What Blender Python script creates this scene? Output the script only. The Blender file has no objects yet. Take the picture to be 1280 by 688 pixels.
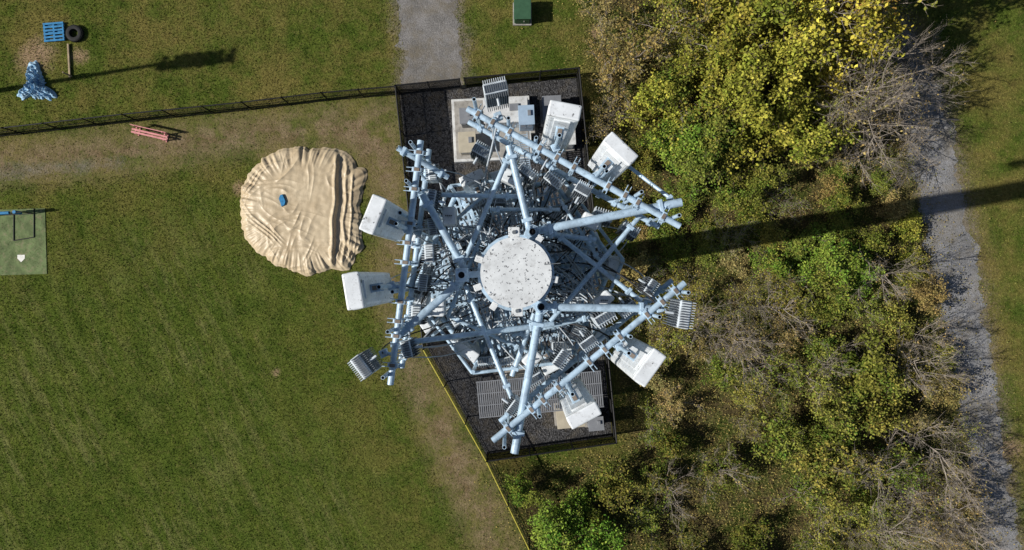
import bpy, math, numpy as np
from mathutils import Vector, Matrix, noise as mn
R_ = math.radians
rng = np.random.default_rng(7)
sc = bpy.context.scene
FPX, HC = 853.33, 40.6
def S(px, py, z=0.0):
    """survey: photo measurement of a point known to be at height z -> metres"""
    d = HC - z
    return Vector(((px-640)/FPX*d, (344-py)/FPX*d, z))
def S2(px, py, z=0.0):
    v = S(px, py, z); return (v.x, v.y)

# ---------------------------------------------------------------- materials
class N:
    def __init__(s, name):
        s.m = bpy.data.materials.new(name); s.m.use_nodes = True
        s.t = s.m.node_tree; s.t.nodes.clear()
        s.out = s.t.nodes.new('ShaderNodeOutputMaterial')
        s._pos = None
    def new(s, t): return s.t.nodes.new(t)
    def link(s, a, b): s.t.links.new(a, b)
    def put(s, inp, v):
        if isinstance(v, bpy.types.NodeSocket): s.link(v, inp)
        elif isinstance(v, (tuple, list)):
            if len(v) == 3 and inp.type == 'RGBA': v = (*v, 1)
            inp.default_value = v
        else: inp.default_value = v
    def pos(s):
        if s._pos is None: s._pos = s.new('ShaderNodeNewGeometry').outputs['Position']
        return s._pos
    def obj(s): return s.new('ShaderNodeTexCoord').outputs['Object']
    def math(s, op, a, b=0.0, c=None, clamp=False):
        n = s.new('ShaderNodeMath'); n.operation = op; n.use_clamp = clamp
        s.put(n.inputs[0], a); s.put(n.inputs[1], b)
        if c is not None: s.put(n.inputs[2], c)
        return n.outputs[0]
    def noise(s, scale, detail=3, rough=.55, vec=None, dist=0):
        n = s.new('ShaderNodeTexNoise'); n.inputs['Scale'].default_value = scale
        n.inputs['Detail'].default_value = detail; n.inputs['Roughness'].default_value = rough
        n.inputs['Distortion'].default_value = dist
        s.link(vec if vec is not None else s.pos(), n.inputs['Vector']); return n.outputs['Fac']
    def voro(s, scale, vec=None, out='Distance', feat='F1'):
        n = s.new('ShaderNodeTexVoronoi'); n.feature = feat; n.inputs['Scale'].default_value = scale
        s.link(vec if vec is not None else s.pos(), n.inputs['Vector']); return n.outputs[out]
    def map(s, v, a, b, c=0.0, d=1.0):
        n = s.new('ShaderNodeMapRange'); s.put(n.inputs['Value'], v)
        for k, x in (('From Min', a), ('From Max', b), ('To Min', c), ('To Max', d)): s.put(n.inputs[k], x)
        return n.outputs['Result']
    def mix(s, f, a, b, mode='MIX'):
        n = s.new('ShaderNodeMix'); n.data_type = 'RGBA'; n.blend_type = mode
        s.put(n.inputs[0], f); s.put(n.inputs[6], a); s.put(n.inputs[7], b); return n.outputs[2]
    def scale(s, col, f):
        n = s.new('ShaderNodeVectorMath'); n.operation = 'SCALE'
        s.put(n.inputs[0], col); s.put(n.inputs['Scale'], f); return n.outputs[0]
    def dot(s, a, v):
        n = s.new('ShaderNodeVectorMath'); n.operation = 'DOT_PRODUCT'
        s.put(n.inputs[0], a); n.inputs[1].default_value = v; return n.outputs['Value']
    def comb(s, x, y, z):
        n = s.new('ShaderNodeCombineXYZ'); s.put(n.inputs[0], x); s.put(n.inputs[1], y); s.put(n.inputs[2], z); return n.outputs[0]
    def attr(s, name, out='Fac'):
        n = s.new('ShaderNodeAttribute'); n.attribute_name = name; return n.outputs[out]
    def bump(s, h, strength=.5, dist=.05):
        n = s.new('ShaderNodeBump'); n.inputs['Strength'].default_value = strength
        n.inputs['Distance'].default_value = dist; s.link(h, n.inputs['Height']); return n.outputs[0]
    def princ(s, col, rough=.8, metal=0, normal=None, spec=.3):
        p = s.new('ShaderNodeBsdfPrincipled'); s.put(p.inputs['Base Color'], col)
        s.put(p.inputs['Roughness'], rough); p.inputs['Metallic'].default_value = metal
        p.inputs['Specular IOR Level'].default_value = spec
        if normal is not None: s.link(normal, p.inputs['Normal'])
        return p.outputs[0]
    def diff(s, col, normal=None):
        p = s.new('ShaderNodeBsdfDiffuse'); s.put(p.inputs['Color'], col)
        if normal is not None: s.link(normal, p.inputs['Normal'])
        return p.outputs[0]
    def done(s, sh): s.link(sh, s.out.inputs[0]); return s.m

def simple(name, col, rough=.6, var=.25, scale=3.0, metal=0, spec=.3, bump=0.0, dirt=None):
    n = N(name); v = n.obj()
    f = n.map(n.noise(scale, 3, .6, v), .3, .7, 1-var, 1+var*.5)
    c = n.scale(col, f)
    if dirt: c = n.mix(n.map(n.noise(scale*2.3, 4, .7, v), .52, .72), c, dirt)
    nm = n.bump(n.noise(scale*6, 2, .6, v), bump, .02) if bump else None
    return n.done(n.princ(c, rough, metal, nm, spec))

def grass_color(n, lite=False):
    P = n.pos()
    u = n.dot(P, (0.9, 0.44, 0)); v = n.dot(P, (0.44, -0.9, 0))
    streak = n.noise(1.0, 5, .75, n.comb(n.math('MULTIPLY', u, 1.7), n.math('MULTIPLY', v, .22), 0.0))
    big = n.noise(.12, 3, .6); mid = n.noise(.75, 2 if lite else 5, .70)
    c = n.mix(n.map(mid, .36, .64), (.048, .076, .012), (.100, .124, .023))
    field = n.map(n.attr('field'), -2, 10)
    stripe = n.math('SINE', n.math('MULTIPLY', u, 2.9))
    c = n.mix(n.map(stripe, -1, 1, 0, .35), c, (.085, .125, .022))
    dryf = n.math('MULTIPLY', n.map(streak, .46, .72), n.map(big, .38, .60))
    dryf = n.math('MULTIPLY', dryf, n.math('ADD', n.math('MULTIPLY', n.map(n.attr('field'), 1, 9), .62), .08))
    c = n.mix(dryf, c, (.27, .245, .105))
    up = n.math('MULTIPLY', n.map(n.noise(.3, 4, .72), .42, .62), n.math('SUBTRACT', .85, field, clamp=True))
    c = n.mix(up, c, (.175, .145, .045))
    if lite: return c
    c = n.mix(n.math('MULTIPLY', n.map(n.noise(2.6, 3, .75), .54, .72), .5), c, (.19, .155, .060))
    return n.scale(c, n.map(n.noise(6, 3, .75), .25, .75, .55, 1.45))

def gravel_color(n, a=(.26, .25, .245), b=(.16, .155, .15)):
    c = n.mix(n.map(n.noise(.8, 4, .7), .35, .65), b, a)
    return n.scale(c, n.map(n.noise(11, 3, .8), .25, .75, .50, 1.5))

def mat_ground():
    n = N('ground_soil_grass')
    g = grass_color(n)
    n7 = n.noise(.7, 5, .72); n5 = n.noise(5, 3, .75); n9 = n.noise(10, 3, .8)
    w = n.math('ADD', n.math('SUBTRACT', n7, .5), n.math('MULTIPLY', n.math('SUBTRACT', n5, .5), .7))
    d = n.math('ADD', n.attr('dirt'), n.math('MULTIPLY', w, 3.6))
    n1 = n.noise(1.2, 5, .73)
    dirt = n.mix(n.map(n1, .38, .62), (.165, .118, .066), (.25, .19, .118))
    dirt = n.scale(dirt, n.map(n9, .25, .75, .6, 1.4))
    dirt = n.mix(n.map(n7, .44, .60, 0, .8), dirt, g)
    c = n.mix(n.map(d, -.7, 1.1), g, dirt)
    gr = n.math('ADD', n.attr('gravel'), n.math('MULTIPLY', w, 2.0))
    grc = n.scale(n.mix(n.map(n1, .35, .65), (.15, .135, .11), (.24, .215, .185)), n.map(n9, .25, .75, .55, 1.45))
    c = n.mix(n.map(gr, -.5, .6), c, grc)
    l = n.math('ADD', n.attr('litter'), n.math('MULTIPLY', w, 3.0))
    lit = n.mix(n.map(n1, .35, .65), (.050, .040, .019), (.135, .105, .05))
    lit = n.mix(n.map(n7, .44, .58, 0, .85), lit, (.065, .090, .018))
    lit = n.scale(lit, n.map(n9, .25, .75, .35, 1.6))
    c = n.mix(n.map(l, -.6, .8), c, lit)
    sp = n.math('ADD', n.attr('spots'), n.math('MULTIPLY', w, 1.3))
    c = n.mix(n.map(sp, .3, .9, 0, .85), c, n.scale((.34, .235, .15), n.map(n9, .25, .75, .7, 1.3)))
    return n.done(n.diff(c, n.bump(n.noise(8, 3, .8), .8, .09)))

def mat_gravel(name, a, b):
    n = N(name)
    c = gravel_color(n, a, b)
    c = n.mix(n.map(n.noise(.55, 5, .75), .46, .66, 0, .6), c, (.17, .14, .09))
    return n.done(n.diff(c, n.bump(n.noise(13, 2, .7), .8, .05)))

def mat_pad():
    n = N('dark_compound_gravel')
    sp = n.new('ShaderNodeSeparateColor'); n.link(n.voro(13, out='Color'), sp.inputs[0])
    c = n.scale((.058, .058, .061), n.math('ADD', n.math('MULTIPLY', sp.outputs[0], 1.5), .35))
    c = n.mix(n.map(n.noise(.6, 4, .7), .50, .70, 0, .65), c, (.13, .11, .08))
    return n.done(n.diff(c, n.bump(n.voro(13), .9, .06)))

def mat_leaf(name):
    n = N(name)
    oc = n.new('ShaderNodeObjectInfo')
    col = oc.outputs['Color']
    t = n.attr('tint'); t2 = n.attr('tint2')
    tt = n.math('FRACT', n.math('ADD', t, oc.outputs['Random']))
    yel = n.mix(tt, n.mix(.65, col, (.060, .105, .012)), n.mix(.45, col, (.40, .27, .06)))
    c = n.mix(.8, col, yel)
    c = n.scale(c, n.math('ADD', n.math('MULTIPLY', t2, 1.3), .60))
    return n.done(n.diff(c))

def mat_grassblade():
    n = N('grass_blades'); c = grass_color(n, True)
    c = n.scale(c, n.math('ADD', n.math('MULTIPLY', n.attr('tint'), 1.2), .65))
    return n.done(n.diff(c))

def mat_mesh(name, cover, col=(.012, .012, .013), k=62.0):
    n = N(name); P = n.pos()
    s = n.dot(P, (1, .9, 1)); s2 = n.dot(P, (1, .9, -1))
    a = n.math('ABSOLUTE', n.math('SINE', n.math('MULTIPLY', s, k)))
    b = n.math('ABSOLUTE', n.math('SINE', n.math('MULTIPLY', s2, k)))
    w = n.math('GREATER_THAN', n.math('MAXIMUM', a, b), cover)
    bs = n.diff(col); tr = n.new('ShaderNodeBsdfTransparent')
    m = n.new('ShaderNodeMixShader'); n.link(w, m.inputs[0]); n.link(tr.outputs[0], m.inputs[1]); n.link(bs, m.inputs[2])
    return n.done(m.outputs[0])

def mat_white(name, col=(.78, .80, .82), sa=.60, st=(.30, .29, .28)):
    n = N(name); v = n.obj()
    c = n.scale(col, n.map(n.noise(4, 4, .65, v), .3, .7, .80, 1.04))
    c = n.mix(n.map(n.noise(17, 3, .7, v), sa+.035, sa+.07, 0, .9), c, (.08, .08, .09))
    c = n.mix(n.map(n.noise(6, 5, .75, v), .54, .72, 0, .6), c, st)
    return n.done(n.princ(c, .42, 0, None, .4))

M = dict(
    ground=mat_ground(), road=mat_gravel('gravel_road_stone', (.285, .285, .295), (.175, .175, .18)),
    drive=mat_gravel('gravel_driveway_stone', (.25, .24, .235), (.155, .148, .14)), pad=mat_pad(),
    leaf=mat_leaf('leaf'), blade=mat_grassblade(),
    bark=simple('bark', (.20, .155, .11), .9, .4, 4), barkp=simple('pale_bark', (.37, .32, .27), .9, .45, 2),
    galv=simple('galvanised_pipe', (.46, .61, .76), .40, .32, 5, .05, .5, 0, (.25, .34, .43)),
    galvd=simple('galvanised_dark', (.34, .43, .52), .5, .35, 6, .1, .4, 0, (.20, .23, .27)),
    white=mat_white('radome_white', (.80, .84, .88)), cap=mat_white('cap_plate_paint', (.74, .77, .79), .555, (.36, .36, .36)),
    rru=simple('radio_housing', (.62, .69, .76), .5, .3, 6, dirt=(.36, .38, .40)), rrud=simple('radio_fins', (.15, .17, .19), .5, .2, 9),
    dark=simple('dark_hollow', (.02, .02, .022), .8, .2, 3), cable=simple('cable_black', (.03, .03, .033), .5, .3, 3),
    cableg=simple('cable_grey', (.48, .53, .59), .5, .3, 3), brown=simple('weathered_clamp', (.22, .18, .15), .7, .3, 5),
    black=simple('black_fence_paint', (.016, .016, .017), .45, .3, 5),
    chain=mat_mesh('chain_link_mesh', .93), screen=mat_mesh('privacy_mesh', .62),
    yellow=simple('yellow_fence_cap', (.46, .40, .06), .5, .2, 3),
    conc=simple('concrete', (.36, .345, .32), .85, .3, 2, bump=.2, dirt=(.20, .18, .16)),
    cabw=simple('cabinet_white', (.64, .65, .65), .5, .2, 2, dirt=(.36, .35, .33)),
    cabb=simple('cabinet_beige', (.48, .43, .33), .5, .15, 2), cabg=simple('cabinet_grey', (.22, .23, .25), .5, .2, 2),
    cabbl=simple('cabinet_bluegrey', (.34, .45, .58), .5, .15, 2),
    green=simple('transformer_green', (.045, .11, .06), .5, .2, 3),
    red=simple('faded_pink_paint', (.68, .29, .29), .6, .3, 5), blue=simple('blue_paint', (.03, .22, .46), .6, .35, 6),
    rubber=simple('tyre_rubber', (.025, .025, .026), .8, .3, 6),
    wood=simple('weathered_wood', (.40, .31, .2), .8, .3, 5),
    turf=simple('worn_turf_mat', (.15, .20, .085), .95, .45, 1.6, bump=.5, dirt=(.24, .22, .13)),
    plate=simple('home_plate_rubber', (.78, .77, .72), .6, .12, 5),
)
def mat_tarp(name, a, b, s, k=.55, dm=.75):
    n = N(name); v = n.obj()
    c = n.mix(n.map(n.noise(s, 4, .65, v), .3, .7), a, b)
    c = n.mix(n.map(n.noise(s*2.3, 5, .78, v, .4), .52, .74, 0, dm), c, tuple(x*k for x in a))
    return n.done(n.princ(c, .45, 0, n.bump(n.noise(s*3, 3, .5, v, .5), .35, .05), .45))
M['tarp'] = mat_tarp('tan_tarpaulin', (.47, .365, .23), (.62, .51, .35), .8, .6, .45)
M['btarp'] = mat_tarp('blue_tarpaulin', (.14, .36, .60), (.50, .66, .78), 5, .25)

# ---------------------------------------------------------------- mesh tools
def link(o, parent=None):
    sc.collection.objects.link(o)
    if parent is not None: o.parent = parent
    return o
def empty(name, loc=(0, 0, 0)):
    e = bpy.data.objects.new(name, None); e.location = loc; e.empty_display_size = .3; sc.collection.objects.link(e); return e
def fast_mesh(name, V, F, mats, mi=None, attrs=None, smooth=False):
    V = np.asarray(V, np.float32); F = np.asarray(F, np.int32); k = F.shape[1]
    me = bpy.data.meshes.new(name); me.vertices.add(len(V)); me.vertices.foreach_set('co', V.ravel())
    me.loops.add(F.size); me.loops.foreach_set('vertex_index', F.ravel())
    me.polygons.add(len(F)); me.polygons.foreach_set('loop_start', np.arange(0, F.size, k, dtype=np.int32))
    for m in mats: me.materials.append(m)
    if mi is not None: me.polygons.foreach_set('material_index', np.asarray(mi, np.int32))
    me.update(calc_edges=True); me.validate()
    if smooth: me.polygons.foreach_set('use_smooth', np.ones(len(me.polygons), bool))
    for nm, (dom, arr) in (attrs or {}).items():
        a = me.attributes.new(nm, 'FLOAT', dom); a.data.foreach_set('value', np.asarray(arr, np.float32))
    return me
class MB:
    def __init__(s): s.v = []; s.f = []; s.m = []; s.sm = []
    def add(s, vs, fs, mi=0, sm=False):
        b = len(s.v); s.v += [tuple(v) for v in vs]
        for f in fs: s.f.append(tuple(b+i for i in f)); s.m.append(mi); s.sm.append(sm)
    def box(s, c, size, mi=0, rot=None, bev=0.0, top=1.0):
        x, y, z = (k/2 for k in size); vs = []
        b = min(bev, x*.6, y*.6, z*.6)
        Rm = rot if rot is not None else Matrix.Identity(3); c = Vector(c)
        if b <= 0:
            L = [(-x, -y, -z), (x, -y, -z), (x, y, -z), (-x, y, -z), (-x*top, -y*top, z), (x*top, -y*top, z), (x*top, y*top, z), (-x*top, y*top, z)]
            s.add([c+Rm@Vector(p) for p in L], [(3, 2, 1, 0), (4, 5, 6, 7), (0, 1, 5, 4), (1, 2, 6, 5), (2, 3, 7, 6), (3, 0, 4, 7)], mi); return
        def ring(xx, yy, zz, r):
            o = []
            for cx, cy, a0 in ((xx-r, yy-r, 0), (-xx+r, yy-r, 90), (-xx+r, -yy+r, 180), (xx-r, -yy+r, 270)):
                for a in (0, 30, 60, 90): o.append((cx+r*math.cos(R_(a0+a)), cy+r*math.sin(R_(a0+a)), zz))
            return o
        rs = [ring(x-b*.7, y-b*.7, -z, b*.5), ring(x, y, -z+b*.7, b), ring(x*top, y*top, z-b*.7, b), ring((x-b*.3)*top, (y-b*.3)*top, z-b*.25, b*.8), ring((x-b)*top, (y-b)*top, z, b*.5)]
        vs = [c+Rm@Vector(p) for r in rs for p in r]; n = 16; fs = []
        for k in range(len(rs)-1):
            for i in range(n): fs.append((k*n+i, k*n+(i+1) % n, (k+1)*n+(i+1) % n, (k+1)*n+i))
        fs.append(tuple(range(n-1, -1, -1))); fs.append(tuple((len(rs)-1)*n+i for i in range(n)))
        s.add(vs, fs, mi, False)
    def tube(s, p0, p1, r0, r1=None, n=12, mi=0, hollow=False, darkmi=1):
        p0 = Vector(p0); p1 = Vector(p1); r1 = r0 if r1 is None else r1
        d = (p1-p0); L = d.length
        if L < 1e-6: return
        d /= L; a = d.orthogonal().normalized(); b = d.cross(a)
        cs = [(math.cos(2*math.pi*i/n), math.sin(2*math.pi*i/n)) for i in range(n)]
        ring = lambda p, r: [p+a*(c*r)+b*(q*r) for c, q in cs]
        s.add(ring(p0, r0)+ring(p1, r1), [(i, (i+1) % n, n+(i+1) % n, n+i) for i in range(n)], mi, True)
        for p, r, sg in ((p0, r0, 1), (p1, r1, -1)):
            if hollow:
                q = p+d*sg*min(.2, L*.3)
                s.add(ring(p, r)+ring(p, r*.78), [(i, (i+1) % n, n+(i+1) % n, n+i) for i in range(n)], mi)
                s.add(ring(p, r*.78)+ring(q, r*.78), [(i, (i+1) % n, n+(i+1) % n, n+i) for i in range(n)]+[tuple(range(n, 2*n))], darkmi)
            else: s.add(ring(p, r), [tuple(range(n))], mi)
    def path(s, pts, r, n=6, mi=0):
        for a, b in zip(pts[:-1], pts[1:]): s.tube(a, b, r, r, n, mi)
    def obj(s, name, mats, parent=None, loc=None):
        me = bpy.data.meshes.new(name); me.from_pydata(s.v, [], s.f)
        for m in mats: me.materials.append(m)
        me.polygons.foreach_set('material_index', s.m); me.polygons.foreach_set('use_smooth', s.sm); me.update()
        o = bpy.data.objects.new(name, me); link(o, parent)
        return o
def rotz(a): return Matrix.Rotation(a, 3, 'Z')

# ---------------------------------------------------------------- polygons
def G(l): return np.array([S2(*p) for p in l])
def sdf(P, poly):
    x, y = P[:, 0], P[:, 1]; dm = np.full(len(P), 1e9); ins = np.zeros(len(P), bool); k = len(poly)
    for i in range(k):
        a = poly[i]; b = poly[(i+1) % k]; e = b-a; w = P-a
        t = np.clip((w@e)/(e@e), 0, 1); q = w-t[:, None]*e; dm = np.minimum(dm, (q*q).sum(1))
        c = ((a[1] > y) != (b[1] > y)); 
        with np.errstate(divide='ignore', invalid='ignore'):
            xi = (b[0]-a[0])*(y-a[1])/(b[1]-a[1])+a[0]
        ins ^= c & (x < xi)
    return np.where(ins, 1, -1)*np.sqrt(dm)
dirt_p = G([(-900, 265), (0, 174), (250, 147), (497, 120), (510, 200), (520, 330), (530, 440), (575, 515), (620, 600), (662, 695), (780, 950), (715, 950), (590, 695), (548, 600), (505, 500), (482, 430), (470, 350), (466, 250), (430, 195), (300, 197), (220, 210), (100, 226), (0, 233), (-900, 320)])
field_p = G([(-900, 320), (0, 233), (100, 226), (220, 210), (300, 197), (430, 195), (466, 250), (470, 350), (482, 430), (505, 500), (548, 600), (590, 695), (715, 950), (-900, 950)])
litter_p = G([(738, 95), (732, 0), (720, -700), (1125, -700), (1125, 60), (1128, 150), (1140, 220), (1170, 330), (1188, 430), (1212, 560), (1230, 700), (1280, 1300), (760, 1300), (668, 700), (618, 590), (778, 566)])
strip_p = G([(-500, 250), (0, 208), (150, 200), (150, 209), (0, 224), (-500, 270)])
pad_p = G([(499, 117), (721, 97), (765, 546), (608, 568), (533, 433)])
road_c = [(1010, -600, 3.4), (1040, -250, 3.4), (1078, 0, 3.4), (1112, 60, 3.2), (1145, 120, 3.0), (1162, 180, 2.9), (1175, 240, 2.8), (1193, 330, 2.7), (1209, 430, 2.6), (1232, 560, 2.4), (1251, 688, 2.3), (1290, 950, 2.2), (1340, 1500, 2.2)]
drive_c = [(540, 112, 3.9), (541, 60, 3.7), (534, 0, 3.6), (528, -250, 3.5), (520, -900, 3.5)]
def strip_mesh(name, cl, mat, z, seed):
    pts = [S(p[0], p[1]) for p in cl]; w = [p[2] for p in cl]
    C = []; W = []
    for i in range(len(pts)-1):
        p0, p1, p2, p3 = pts[max(i-1, 0)], pts[i], pts[i+1], pts[min(i+2, len(pts)-1)]
        n = max(2, int((p2-p1).length/.12))
        for k in range(n):
            t = k/n
            C.append(.5*((2*p1)+(p2-p0)*t+(2*p0-5*p1+4*p2-p3)*t*t+(3*p1-p0-3*p2+p3)*t**3)); W.append(w[i]*(1-t)+w[i+1]*t)
    C.append(pts[-1]); W.append(w[-1]); V = []; F = []; m = 5
    for i, c in enumerate(C):
        d = (C[min(i+1, len(C)-1)]-C[max(i-1, 0)]).normalized(); q = Vector((-d.y, d.x, 0))
        for j in range(m):
            s = (j/(m-1)-.5)
            e = 0
            if j in (0, m-1): e = max(-.45, min(.6, -.08+.5*mn.noise(Vector((c.x*.9, c.y*.9, seed+j)))+.28*mn.noise(Vector((c.x*3.5, c.y*3.5, seed+j)))+.22*mn.noise(Vector((c.x*9, c.y*9, seed+j)))))
            v = c+q*(s*W[i]+(e if s > 0 else -e)); V.append((v.x, v.y, z))
    for i in range(len(C)-1):
        for j in range(m-1): F.append((i*m+j, i*m+j+1, (i+1)*m+j+1, (i+1)*m+j))
    V = np.array(V); me = fast_mesh(name, V, F, [mat]); o = link(bpy.data.objects.new(name, me))
    A = np.array([(c.x, c.y) for c in C]); return A, np.array(W)
road_A, road_W = strip_mesh('gravel_road', road_c, M['road'], .005, 3)
drive_A, drive_W = strip_mesh('gravel_driveway', drive_c, M['drive'], .005, 9)
def band(P, A, W):
    out = np.full(len(P), -1e3)
    for i in range(0, len(A), 4):
        d = np.sqrt(((P-A[i])**2).sum(1)); out = np.maximum(out, W[i]/2-d)
    return out
spots = [(45, 72, 1.25), (100, 70, .6), (298, 235, .5), (345, 466, .28), (310, 290, .35), (745, 40, .5), (1195, 470, .8), (1262, 560, .8)]

# ---------------------------------------------------------------- ground (one sheet to the horizon)
def axis(a, b, st, far):
    c = list(np.arange(a, b+1e-6, st)); s = st; hi = [b]; lo = [a]
    while hi[-1] < far: s *= 1.5; hi.append(hi[-1]+s); lo.append(lo[-1]-s)
    return np.array(sorted(lo[1:])+c+hi[1:])
gx = axis(-36, 36, .25, 2500); gy = axis(-21, 21, .25, 2500)
X, Y = np.meshgrid(gx, gy); P2 = np.stack([X.ravel(), Y.ravel()], 1)
nx, ny = len(gx), len(gy); I = np.arange(nx*ny).reshape(ny, nx)
F = np.stack([I[:-1, :-1], I[:-1, 1:], I[1:, 1:], I[1:, :-1]], -1).reshape(-1, 4)
def clampa(a): return np.clip(a, -20, 20)
sv = np.zeros(len(P2))
for px, py, r in spots:
    c = np.array(S2(px, py)); sv += np.exp(-((P2-c)**2).sum(1)/(r*r))
gravd = np.maximum(np.maximum(band(P2, road_A, road_W)+.05, band(P2, drive_A, drive_W)+.05), sdf(P2, strip_p)-.3)
dirt_d = np.maximum(sdf(P2, dirt_p), np.maximum(band(P2, road_A, road_W)+.7, band(P2, drive_A, drive_W)+.3))
me = fast_mesh('ground', np.stack([P2[:, 0], P2[:, 1], 0*P2[:, 0]], 1), F, [M['ground']], attrs={
    'dirt': ('POINT', clampa(dirt_d)), 'field': ('POINT', clampa(sdf(P2, field_p))),
    'litter': ('POINT', clampa(sdf(P2, litter_p))), 'gravel': ('POINT', clampa(gravd)), 'spots': ('POINT', sv)})
link(bpy.data.objects.new('ground', me))
b = MB(); b.add([(x, y, .009) for x, y in pad_p], [(4, 3, 2, 1, 0)]); b.obj('gravel_compound', [M['pad']])

tarp_c = S(379, 265)
def grass():
    n = 400000
    P = np.stack([rng.uniform(-32, 32, n), rng.uniform(-17.5, 17.5, n)], 1)
    keep = (sdf(P, pad_p) < 0) & (band(P, road_A, road_W) < .15) & (band(P, drive_A, drive_W) < .15)
    d = sdf(P, dirt_p); l = sdf(P, litter_p)
    keep &= ((d < 0) | (rng.random(n) < .22)) & ((l < .3) | (rng.random(n) < .12))
    keep &= (((P-np.array([tarp_c.x, tarp_c.y]))**2).sum(1) > 3.3**2)
    P = P[keep]; n = len(P); L = rng.uniform(.03, .08, n); a = rng.uniform(0, 6.283, n); w = rng.uniform(.012, .03, n)
    t = np.stack([np.cos(a), np.sin(a)], 1); ln = rng.normal(0, .04, (n, 2))
    z0 = np.full(n, .0)
    V = np.stack([np.concatenate([P+t*w[:, None], z0[:, None]], 1), np.concatenate([P-t*w[:, None], z0[:, None]], 1), np.concatenate([P+ln, L[:, None]], 1)], 1).reshape(-1, 3)
    fld = sdf(P, field_p)
    me = fast_mesh('grass', V, np.arange(3*n).reshape(n, 3), [M['blade']], attrs={'tint': ('FACE', rng.random(n)), 'field': ('FACE', clampa(fld))})
    link(bpy.data.objects.new('grass', me))
grass()

# ---------------------------------------------------------------- vegetation
def seg_tubes(P0, P1, r0, r1, n=4):
    P0 = np.array(P0); P1 = np.array(P1); r0 = np.array(r0)[:, None]; r1 = np.array(r1)[:, None]
    d = P1-P0; d /= np.linalg.norm(d, axis=1)[:, None]+1e-9
    h = np.where(np.abs(d[:, 2:3]) < .9, np.array([[0, 0, 1.]]), np.array([[1., 0, 0]]))
    a = np.cross(d, h); a /= np.linalg.norm(a, axis=1)[:, None]; b_ = np.cross(d, a); rings = []
    for P, r in ((P0, r0), (P1, r1)):
        rings.append(np.stack([P+a*r*math.cos(2*math.pi*i/n)+b_*r*math.sin(2*math.pi*i/n) for i in range(n)], 1))
    V = np.concatenate(rings, 1).reshape(-1, 3); m = len(P0)
    base = np.array([(i, (i+1) % n, n+(i+1) % n, n+i) for i in range(n)])
    F = (np.arange(m)[:, None, None]*2*n+base[None]).reshape(-1, 4); return V, F
def tree_mesh(name, seed, H=6, R=2.4, nl=12, ns=7, nt=6, leaves=12, lsize=.085, bark='bark', trunk=.75, spread=.2, stems=1, flat=1.0, thick=1.0, curl=.25, dev=.75):
    r = np.random.default_rng(seed); segs = []; LC = []; LT = []
    def un(v): return v/(np.linalg.norm(v)+1e-9)
    def branch(p, d, L, ra, k, curl=.25, up=.1):
        pts = [p]; 
        for i in range(k):
            d = un(d+r.normal(0, curl, 3)+np.array([0, 0, up])); q = pts[-1]+d*L/k
            q[2] = max(q[2], .05)
            segs.append((pts[-1], q, ra*(1-.75*i/k), ra*(1-.75*(i+1)/k))); pts.append(q)
        return pts, d
    for st in range(stems):
        lean = r.normal(0, .12 if stems == 1 else .5, 3); lean[2] = 1
        tp, _ = branch(np.array([r.normal(0, .1*(stems > 1)), r.normal(0, .1*(stems > 1)), -.1]), un(lean), H*trunk, .022*H*thick/(stems**.4), 6, .07, .1)
        for i in range(nl):
            t = r.uniform(.28, 1); f = t*(len(tp)-1); j = min(int(f), len(tp)-2); p = tp[j]+(tp[j+1]-tp[j])*(f-j)
            az = i*2.4+r.uniform(-.5, .5)+st; el = r.uniform(.1, .7)+t*.5*flat
            L = R*r.uniform(.5, 1.25)*(1.15-.45*t)
            d = np.array([math.cos(az)*math.cos(el), math.sin(az)*math.cos(el), math.sin(el)])
            lp, ld = branch(p, d, L, .009*H*thick/(stems**.3), 4, curl*.8)
            for s_ in range(ns):
                f = r.uniform(.25, 1)*4; j = min(int(f), 3); q = lp[j]+(lp[j+1]-lp[j])*(f-j); ct = r.random()
                sp, sd = branch(q, un(ld+r.normal(0, dev, 3)), L*r.uniform(.25, .5), .0035*H*thick, 3, curl)
                for w in range(nt):
                    f = r.uniform(.2, 1)*3; j = min(int(f), 2); q2 = sp[j]+(sp[j+1]-sp[j])*(f-j)
                    wp, _ = branch(q2, un(sd+r.normal(0, dev, 3)), L*r.uniform(.12, .28), (.0016*H+.003)*thick, 2, curl)
                    k = r.poisson(leaves)
                    if k and r.random() > .12:
                        c = wp[1]+r.normal(0, spread, (k, 3)); LC.append(c); LT.append(np.full(k, ct*.8+r.random()*.2))
    a = list(zip(*segs)); V, F = seg_tubes(a[0], a[1], a[2], a[3], 3); nb = len(F); mi = np.zeros(nb); t1 = np.zeros(nb); t2 = np.zeros(nb)
    if LC:
        C = np.concatenate(LC); C[:, 2] = np.maximum(C[:, 2], .06); T = np.concatenate(LT); n = len(C)
        nrm = r.normal(0, 1, (n, 3)); nrm[:, 2] = np.abs(nrm[:, 2])+.5; nrm /= np.linalg.norm(nrm, axis=1)[:, None]
        u = np.cross(nrm, r.normal(0, 1, (n, 3))); u /= np.linalg.norm(u, axis=1)[:, None]; w = np.cross(nrm, u)
        s = lsize*r.uniform(.6, 1.35, n)[:, None]
        Q = np.stack([C+u*s*1.15, C+w*s*.72, C-u*s*1.15, C-w*s*.72], 1).reshape(-1, 3)
        F = np.concatenate([F, np.arange(4*n).reshape(n, 4)+len(V)]); V = np.concatenate([V, Q])
        mi = np.concatenate([mi, np.ones(n)]); t1 = np.concatenate([t1, T]); t2 = np.concatenate([t2, r.random(n)])
    return fast_mesh(name, V, F, [M[bark], M['leaf']], mi, {'tint': ('FACE', t1), 'tint2': ('FACE', t2)})
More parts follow.
